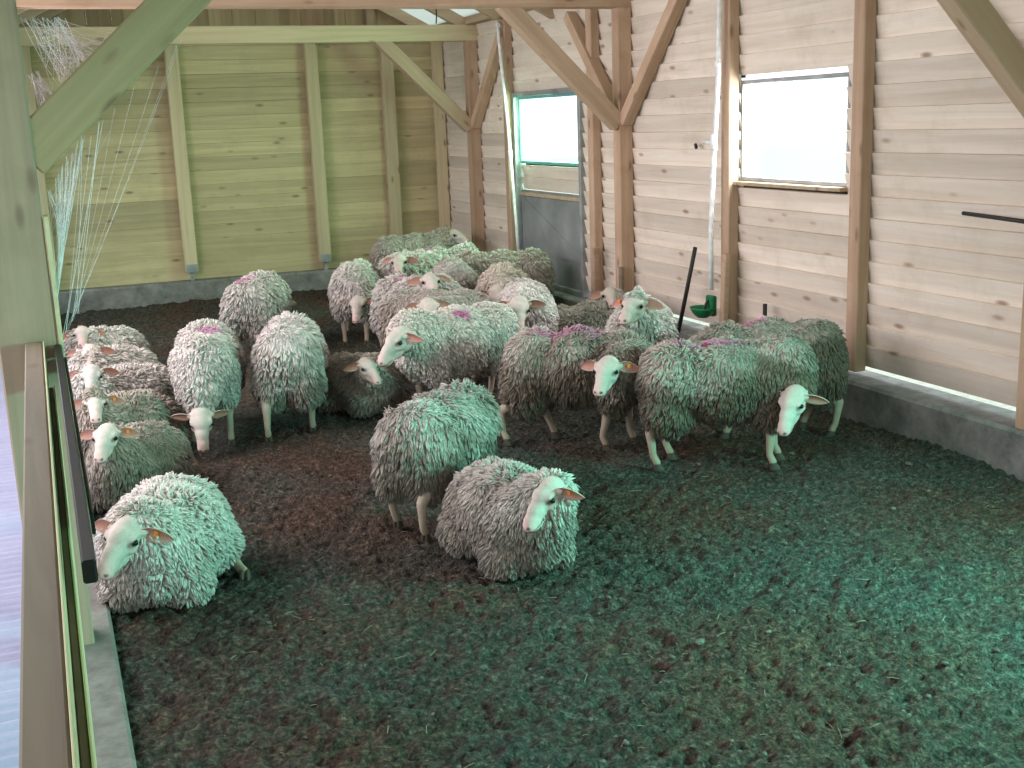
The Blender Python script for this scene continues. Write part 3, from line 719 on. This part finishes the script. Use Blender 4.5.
def sheep(label, x, y, h, head, hz, pitch, lying=False, s=1.0, seed=0, legs=None, dirt=0.7, wool=None, tufts=10500, L=0.037, W=0.0050,
          roll=0, side=1, woolcap=False, tags=(), d0=0.15, d1=0.95, long=1.0, wide=1.0, dbase=0.0, headless=False, gz=None, **kw):
    """x, y, h: place and heading (degrees). head: world position of the poll. hz, pitch: where the face looks."""
    A = R(h); gz_ = gh(x, y) if gz is None else gz
    gz_ = float(ground_z(np.array([x]), np.array([y]))[0]) + 0.004
    root = empty('sheep', (x, y, gz_), A); tag(root, label, 'sheep', 'flock of sheep in the barn')
    c, sn = math.cos(A), math.sin(A)
    def loc(p): dx, dy = p[0] - x, p[1] - y; return np.array((dx * c + dy * sn, -dx * sn + dy * c, p[2] - gz_))
    hp = loc(head) / 1.0
    fw_ = np.array((math.cos(R(hz) - A) * math.cos(R(pitch)), math.sin(R(hz) - A) * math.cos(R(pitch)), -math.sin(R(pitch))))
    lf = np.cross((0, 0, 1.0), fw_); lf /= np.linalg.norm(lf); up = np.cross(fw_, lf)
    if roll: cr, sr = math.cos(R(roll)), math.sin(R(roll)); lf, up = lf * cr + up * sr, -lf * sr + up * cr
    hs = 1.12 * s; B = np.array((fw_, lf, up))
    def hd(a, b, cc): return hp + (fw_ * a * (0.90 if a > 0 else 1) + lf * b * 1.10 + up * cc) * hs
    far = y > 8.9
    # ---- fleece volume
    F = Blob(); K = Blob()
    w = wide
    if not lying:
        E_ = [((-.27, 0, .500), (.235, .235 * w, .24)), ((0, 0, .495), (.30, .25 * w, .25)), ((.25, 0, .500), (.21, .215 * w, .235)), ((.35, 0, .46), (.12, .13 * w, .15))]
        for sd in (-1, 1): E_ += [((-.32, sd * .11, .375), (.155, .115, .19)), ((.24, sd * .10, .39), (.12, .10, .17))]
        sh = np.array((.33, 0, kw.get('nz', .58))) * (long, 1, 1)
    else:
        E_ = [((-.24, 0, .23), (.25, .285 * w, .245)), ((0, 0, .255), (.31, .30 * w, .255)), ((.24, 0, .265), (.21, .24 * w, .235)), ((.34, 0, .25), (.13, .15 * w, .17))]
        for sd in (-1, 1): E_ += [((-.22, sd * .20, .12), (.21, .12, .12)), ((.22, sd * .15, .12), (.15, .11, .12))]
        sh = np.array((.31, 0, .33)) * (long, 1, 1)
    for cc, rr in E_:
        cc = (cc[0] * long, cc[1], cc[2])
        F.ell(np.array(cc) * s * ((1, 1, 1) if not lying else (.92, .9, .93)), np.array(rr) * (s * (0.93 if not lying else 0.905)) * (long, 1, 1))
        K.ell(np.array(cc) * s * ((1, 1, 1) if not lying else (.92, .9, .93)), np.array(rr) * (0.74 * s) * (long, 1, 1), sub=2)
    sh = sh * s
    # neck: a curve from the shoulders to the poll
    nk0 = sh; nk2 = hd(-.035, 0, -.03); nk1 = (nk0 + nk2) / 2 + np.array((0, 0, 0.03 * s)) + np.array((0.03 * s, 0, 0))
    cv = [nk0 * (1 - t) ** 2 + nk1 * 2 * t * (1 - t) + nk2 * t * t for t in np.linspace(0, 1, 6)]
    F.chain(cv[:5], [.165 * s, .150 * s, .128 * s, .108 * s, .088 * s], sub=3)
    K.chain(cv, [.12 * s, .11 * s, .095 * s, .08 * s, .07 * s, .062 * s])
    if woolcap:
        F.ell(hd(-.01, 0, .045), np.array((.062, .058, .045)) * hs, B)
    if not headless:
        K.ell(hd(.0, 0, .0), np.array((.068, .059, .064)) * hs, B)
        K.ell(hd(.045, 0, .012), np.array((.068, .050, .050)) * hs, B)
        K.ell(hd(.105, 0, -.004), np.array((.070, .039, .042)) * hs, B)
        K.ell(hd(.165, 0, -.020), np.array((.050, .034, .036)) * hs, B)
        K.ell(hd(.198, 0, -.030), np.array((.030, .034, .029)) * hs, B)
        K.ell(hd(.010, 0, -.042), np.array((.064, .046, .046)) * hs, B)
        K.ell(hd(.080, 0, -.046), np.array((.072, .034, .036)) * hs, B)
        K.ell(hd(.160, 0, -.050), np.array((.048, .028, .023)) * hs, B)
        for sd in (-1, 1):
            K.ell(hd(.046, sd * .042, .026), np.array((.032, .017, .015)) * hs, B, 2)
            K.ell(hd(.050, sd * .036, -.015), np.array((.040, .020, .026)) * hs, B, 2)
            K.ell(hd(-.002, sd * .055, .014), np.array((.018, .018, .016)) * hs, B, 2)
            K.ell(hd(.205, sd * .016, -.020), np.array((.016, .012, .012)) * hs, B, 2)
    # ---- legs
    feet = []
    if not lying:
        lg = legs or [(0, 0, 0)] * 4
        for (fx, rear, sd), (dx, dy, lift) in zip(((1, 0, 1), (1, 0, -1), (0, 1, 1), (0, 1, -1)), lg):
            if rear:
                P_ = [(-.30 * long, sd * .10, .46), (-.25 * long + dx * .3, sd * .125 + dy * .3, .34), (-.385 * long + dx * .75, sd * .12 + dy * .7, .225), (-.355 * long + dx, sd * .115 + dy, .085 + lift), (-.335 * long + dx, sd * .115 + dy, .045 + lift)]
                rd = [.105, .070, .030, .0205, .023]
            else:
                P_ = [(.25 * long, sd * .095, .44), (.225 * long + dx * .2, sd * .11 + dy * .3, .345), (.25 * long + dx * .7, sd * .105 + dy * .7, .205), (.245 * long + dx, sd * .10 + dy, .085 + lift), (.265 * long + dx, sd * .10 + dy, .045 + lift)]
                rd = [.085, .052, .0285, .0200, .023]
            P_ = [np.array(p) * s for p in P_]
            P_[4][2] = 0.045 + lift; K.chain(P_, [q * s for q in rd])
            feet.append((P_[4] + np.array((0.008, 0, 0)) - np.array((0, 0, 0.045)), 0.0, lift))
    else:
        for sd in (-1, 1):
            P_ = [np.array(p) * s for p in ((.16 * long, sd * .08, .18), (.24 * long, sd * .08, .05), (.18 * long, sd * .10, .035), (.14 * long, sd * .10, .032))]
            K.chain(P_, [.05 * s, .03 * s, .024 * s, .023 * s]); feet.append((P_[3] + np.array((-0.02, 0, -0.012)), PI, 0))
        for sd in (-1, 1):
            out = kw.get('out', 0.02) if sd == side else -0.12
            P_ = [np.array(p) * s for p in ((-.20 * long, sd * .18, .17), (-.06 * long, sd * .18, .10), (-.22 * long, sd * (.22 + out), .05), (-.09 * long, sd * (.285 + out * 1.1), .034), (-.03 * long, sd * (.315 + out * 1.25), .032))]
            K.chain(P_, [.07 * s, .05 * s, .032 * s, .023 * s, .024 * s]); feet.append((P_[4] + np.array((0.015, 0, -0.022)), 0.1 * sd, 0))
    me = K.fuse(0.0085 if far else 0.0068, 5)
    v = getv(me)
    # ---- colours of the short-haired skin
    rel = v - hp; hx, hy, hz_ = rel @ fw_ / hs, rel @ lf / hs / 1.10, rel @ up / hs; hx = np.where(hx > 0, hx / 0.90, hx)
    n_ = n3(v, 30.0, seed + 50)[:, None]
    inhead = (np.abs(hy) < .1) & (hx > -.09) & (hx < .26) & (np.abs(hz_) < .12)
    base = np.array((0.43, 0.35, 0.27)) * (0.85 + 0.3 * n_)
    low = sm(.30, .06, v[:, 2])[:, None] * (0 if lying else 0.75)
    col = base * (1 - low) + np.array((0.36, 0.28, 0.20)) * low
    face = np.array(kw.get('face', (0.54, 0.475, 0.41))) * (0.86 + 0.28 * n_)
    col = np.where(inhead[:, None], face, col)
    mz = (sm(.135, .215, hx) * 0.75)[:, None] * inhead[:, None]; col = col * (1 - mz) + np.array((0.66, 0.44, 0.39)) * mz
    for sd in (-1, 1):
        e2 = ((hx - .066) / .030) ** 2 + ((hy - sd * .052) / .03) ** 2 + ((hz_ - .010) / .018) ** 2
        we = (sm(1.3, .4, e2) * 0.85 * inhead)[:, None]; col = col * (1 - we) + np.array((0.20, 0.14, 0.11)) * we
        n2_ = ((hx - .226) / .014) ** 2 + ((hy - sd * .016) / .0085) ** 2 + ((hz_ + .020) / .007) ** 2
        wn = (sm(1.3, .5, n2_) * 0.9 * inhead)[:, None]; col = col * (1 - wn) + np.array((0.10, 0.05, 0.045)) * wn
    wm = (sm(.007, .002, np.abs(hz_ + .0455 - 0.10 * (hx - .2))) * sm(.135, .165, hx) * 0.75 * inhead)[:, None]; col = col * (1 - wm) + np.array((0.16, 0.08, 0.07)) * wm
    setcol(me, col); me.name = 'body'
    b = link('body', me, M['skin'], root, True); b['label'] = 'cream short-haired face, neck and legs'
    # ---- fleece
    fm = F.fuse(0.020, 5)
    spec = dict(lying=lying, dirt=dirt, wool=np.array(wool) if wool is not None else WOOL_W, d0=d0, d1=d1, dbase=dbase); spec.update({k: kw[k] for k in ('marks', 'hang') if k in kw})
    k_ = 0.55 if far else 1.0
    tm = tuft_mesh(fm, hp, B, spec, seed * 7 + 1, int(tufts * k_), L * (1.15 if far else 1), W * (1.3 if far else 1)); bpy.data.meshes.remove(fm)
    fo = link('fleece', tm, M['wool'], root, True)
    fo['label'] = kw.get('flabel', 'shaggy wool fleece')
    # ---- ears, eyes, hooves
    def frame(p, a, b_, c_): return Matrix(((a[0], b_[0], c_[0], p[0]), (a[1], b_[1], c_[1], p[1]), (a[2], b_[2], c_[2], p[2]), (0, 0, 0, 1)))
    if not headless:
        for sd in (1, -1):
            droop = kw.get('droop', 0.12)
            yv = (lf * sd + up * (-droop) + fw_ * (-0.16)); yv /= np.linalg.norm(yv); yy = yv * sd
            xv = fw_ * 0.86 + up * 0.25; xv = xv - yv * (xv @ yv); xv /= np.linalg.norm(xv); zv = np.cross(xv, yy)
            e = child('ear', EARS[sd], frame(hd(-.002, sd * .048, .014), xv * hs, yy * hs, zv * hs), root); e['label'] = 'pink-lined ear'
            if sd in tags:
                tg = child('ear_tag', TAG, Matrix.Translation((0.0, sd * 0.055, 0.004)), e); tg['label'] = 'small orange ear tag'
            child('eye', EYE, frame(hd(.058, sd * .0505, .010), fw_ * hs, lf * hs, up * hs), root)
    for p, rz, lift in feet:
        child('hoof', HOOF, Matrix.Translation(tuple(p)) @ Matrix.Rotation(rz, 4, 'Z') @ Matrix.Scale(s, 4), root)
    return root

G1 = (0.55, 0.48, 0.40)      # duller wool
G2 = (0.46, 0.39, 0.31)      # brown soiled wool
# resting along the kerb
sheep('large pale sheep resting nearest the camera beside the black bar, head toward the fence', 0.36, 5.24, 252, (0.195, 4.82, 0.41), 232, 22, lying=True, seed=1, tags=(1,), dirt=.35, wide=1.0, L=.034, tufts=16000, roll=-8)
sheep('brown-grey sheep resting by the kerb behind the large pale resting one, looking at the camera', 0.35, 6.62, 243, (0.205, 6.28, 0.475), 250, 18, lying=True, seed=2, tags=(1,), s=.88, dirt=.8, wool=G2, tufts=13000, hang=.9, side=1, d0=.3, d1=1.3)
sheep('grey sheep with curly forehead resting third along the kerb', 0.36, 7.50, 236, (0.19, 7.25, 0.44), 266, 10, lying=True, seed=3, tags=(1,), s=.9, dirt=.6, wool=G2, woolcap=True)
sheep('bluish white sheep with a shaded grey face resting fourth along the kerb', 0.42, 8.34, 228, (0.21, 8.08, 0.46), 262, 24, lying=True, seed=4, s=.95, dirt=.25, face=(.50, .46, .42))
sheep('small pale sheep resting fifth along the kerb, face half hidden', 0.38, 9.12, 236, (0.24, 8.92, 0.46), 262, 18, lying=True, seed=5, s=.93, dirt=.2)
sheep('white-faced sheep resting farthest along the kerb', 0.38, 10.02, 240, (0.22, 9.75, 0.47), 266, 8, lying=True, seed=6, s=.95, dirt=.15)
# left group on foot
sheep('cream sheep facing the camera with its head lowered to the litter', 0.93, 7.86, 261, (0.80, 7.34, 0.26), 262, 50, seed=7, dirt=.35, d0=.0, d1=1.0, marks=((-.02, .03, .76, .20, .09, .75),), legs=[(.02, .02, 0), (-.02, -.01, 0), (-.05, .0, 0), (.05, 0, 0)], L=.034)
sheep('shaggy cream sheep walking away, seen from behind', 1.48, 7.84, 75, (1.60, 8.50, 0.42), 78, 40, seed=8, nz=.5, dirt=.75, d0=.25, d1=.85, legs=[(.06, 0, 0), (-.08, -.01, 0), (-.10, .03, 0), (.08, -.02, 0)], L=.046, hang=.8)
sheep('sheep with a pink patch grazing with its back turned near the back wall', 1.76, 10.62, 62, (2.05, 11.2, 0.35), 66, 50, seed=9, nz=.5, dirt=.5, d0=.1, d1=.9, marks=((-.20, .03, .74, .18, .09, .8),), legs=[(0, 0, 0), (0, 0, 0), (.05, 0, 0), (-.06, 0, 0)])
# central group at the back
sheep('pale sheep standing with its lowered head turned to the camera left of the far group', 2.70, 10.80, 252, (2.60, 10.30, 0.44), 244, 36, seed=10, dirt=.2)
sheep('dim grey sheep standing against the corner stud farthest from the camera', 3.98, 13.05, 2, (4.47, 12.98, 0.72), 300, 12, seed=11, dirt=.4, wool=G1)
sheep('long-backed bluish sheep with a pink dot standing across the back of the group', 3.80, 11.75, 356, (4.33, 11.75, 0.42), 350, 35, seed=12, dirt=.2, marks=((-.05, .0, .76, .06, .08, 1),), long=1.1)
sheep('white sheep whose face peers out in the middle of the far group', 3.40, 11.20, 225, (3.16, 10.80, 0.72), 246, 14, seed=13, dirt=.2)
sheep('dark shaggy sheep with its rump to the camera in the far group', 3.55, 10.38, 78, (3.75, 10.95, 0.42), 80, 40, seed=14, nz=.5, dirt=.85, d0=.5, d1=1.1, hang=.9)
sheep('dark greenish sheep standing in front of the grey door', 4.22, 10.80, 168, (3.80, 10.95, 0.42), 165, 40, seed=15, dirt=.6, wool=G1)
sheep('beige sheep standing behind the blurred white-faced one, ear just showing', 3.72, 9.55, 246, (3.47, 9.05, 0.60), 248, 58, seed=16, dirt=.35, wool=(.70, .58, .48))
sheep('pinkish fleeced sheep looking right in the middle group', 2.90, 9.45, 290, (2.88, 9.02, 0.75), 262, 10, seed=17, dirt=.3, marks=((-.1, 0, .74, .2, .1, .4),))
sheep('grey shaggy sheep standing behind the big white one, raised face turned to camera', 2.78, 8.60, 306, (2.52, 7.96, 0.71), 262, 16, seed=18, dirt=.5, wool=G1, hang=.8)
sheep('big white sheep with a pink dot turning its head toward the kerb', 2.58, 7.55, 195, (2.08, 7.18, 0.66), 200, 32, seed=19, dirt=.25, wool=(.80, .73, .64), marks=((.02, .12, .70, .05, .05, 1),), L=.030, tufts=13000, tags=(), d0=.1, d1=.8, s=1.02)
sheep('small brown and white sheep resting behind the shaggy foreground one', 1.98, 7.95, 290, (1.93, 7.55, 0.42), 285, 20, seed=20, lying=True, s=.85, dirt=.8, wool=G1, wide=.85)
# right group
sheep('white sheep facing the camera among the standing sheep, face in shade', 3.37, 8.20, 247, (3.12, 7.70, 0.70), 245, 34, s=1.06, seed=21, dirt=.6, wool=(.78, .70, .64), legs=[(-.05, 0, 0), (.08, 0, 0), (0, 0, 0), (0, 0, 0)], L=.030, d0=.35, d1=.75)
sheep('brown-flanked sheep standing with its pale face turned to the camera', 2.98, 6.40, 318, (2.92, 5.88, 0.60), 226, 20, seed=22, tags=(1,), nz=.52, dirt=.95, d0=.45, d1=1.05, wool=G1, marks=((-.05, -.02, .76, .28, .10, .65),), legs=[(.04, 0, 0), (-.08, 0, 0), (.12, 0, 0), (-.12, 0, 0)], tufts=13000, hang=.8)
sheep('curly-headed sheep looking left in front of the concrete footing', 3.78, 7.12, 236, (3.48, 6.60, 0.82), 218, 12, seed=23, dirt=.45, woolcap=True, tags=(-1,), d0=.2, d1=.9)
sheep('shadowy sheep resting at the foot of the middle wall post', 4.22, 8.85, 332, (4.42, 8.85, 0.52), 250, 8, lying=True, seed=24, dirt=.6, wool=G1)
sheep('largest shaggy sheep standing at the right, head hanging low toward the camera', 3.50, 5.58, 332, (3.71, 5.20, 0.47), 208, 42, seed=25, s=1.0, long=1.0, dirt=1.0, d0=.55, d1=1.15, wool=G1, marks=((-.10, -.03, .78, .30, .045, .8),), legs=[(.05, 0, 0), (.0, 0, 0), (.03, 0, 0), (-.05, 0, 0)], tufts=16000, hang=.85, droop=.35)
sheep('brown-backed sheep standing by the wall behind the largest shaggy one', 4.14, 6.10, 155, (3.60, 6.32, 0.45), 160, 40, seed=26, nz=.5, dirt=1.0, d0=.55, d1=1.2, wool=G1, marks=((.10, -.02, .76, .10, .06, .7),), legs=[(0, 0, 0), (0, 0, 0), (-.05, 0, 0), (.08, 0, 0)], tufts=13000, hang=.8)
# foreground
sheep('shaggy green-grey sheep standing in the middle foreground with its rump turned', 1.79, 5.56, 42, (2.14, 6.02, 0.36), 66, 45, seed=27, s=.88, wide=1.1, nz=.47, dirt=.85, d0=.4, d1=1.1, wool=(.62, .57, .50), legs=[(.05, 0, 0), (-.04, 0, 0), (.02, .02, 0), (-.12, -.02, 0)], tufts=16000, L=.052, hang=.95)
sheep('round sheep resting alone on the litter in the middle foreground', 1.86, 4.79, 272, (1.90, 4.39, 0.45), 198, 34, out=-.13, s=.90, lying=True, seed=28, tags=(1,), dirt=.75, d0=.35, d1=1.1, wool=(.66, .60, .53), tufts=16000, L=.040, hang=.8, side=-1)
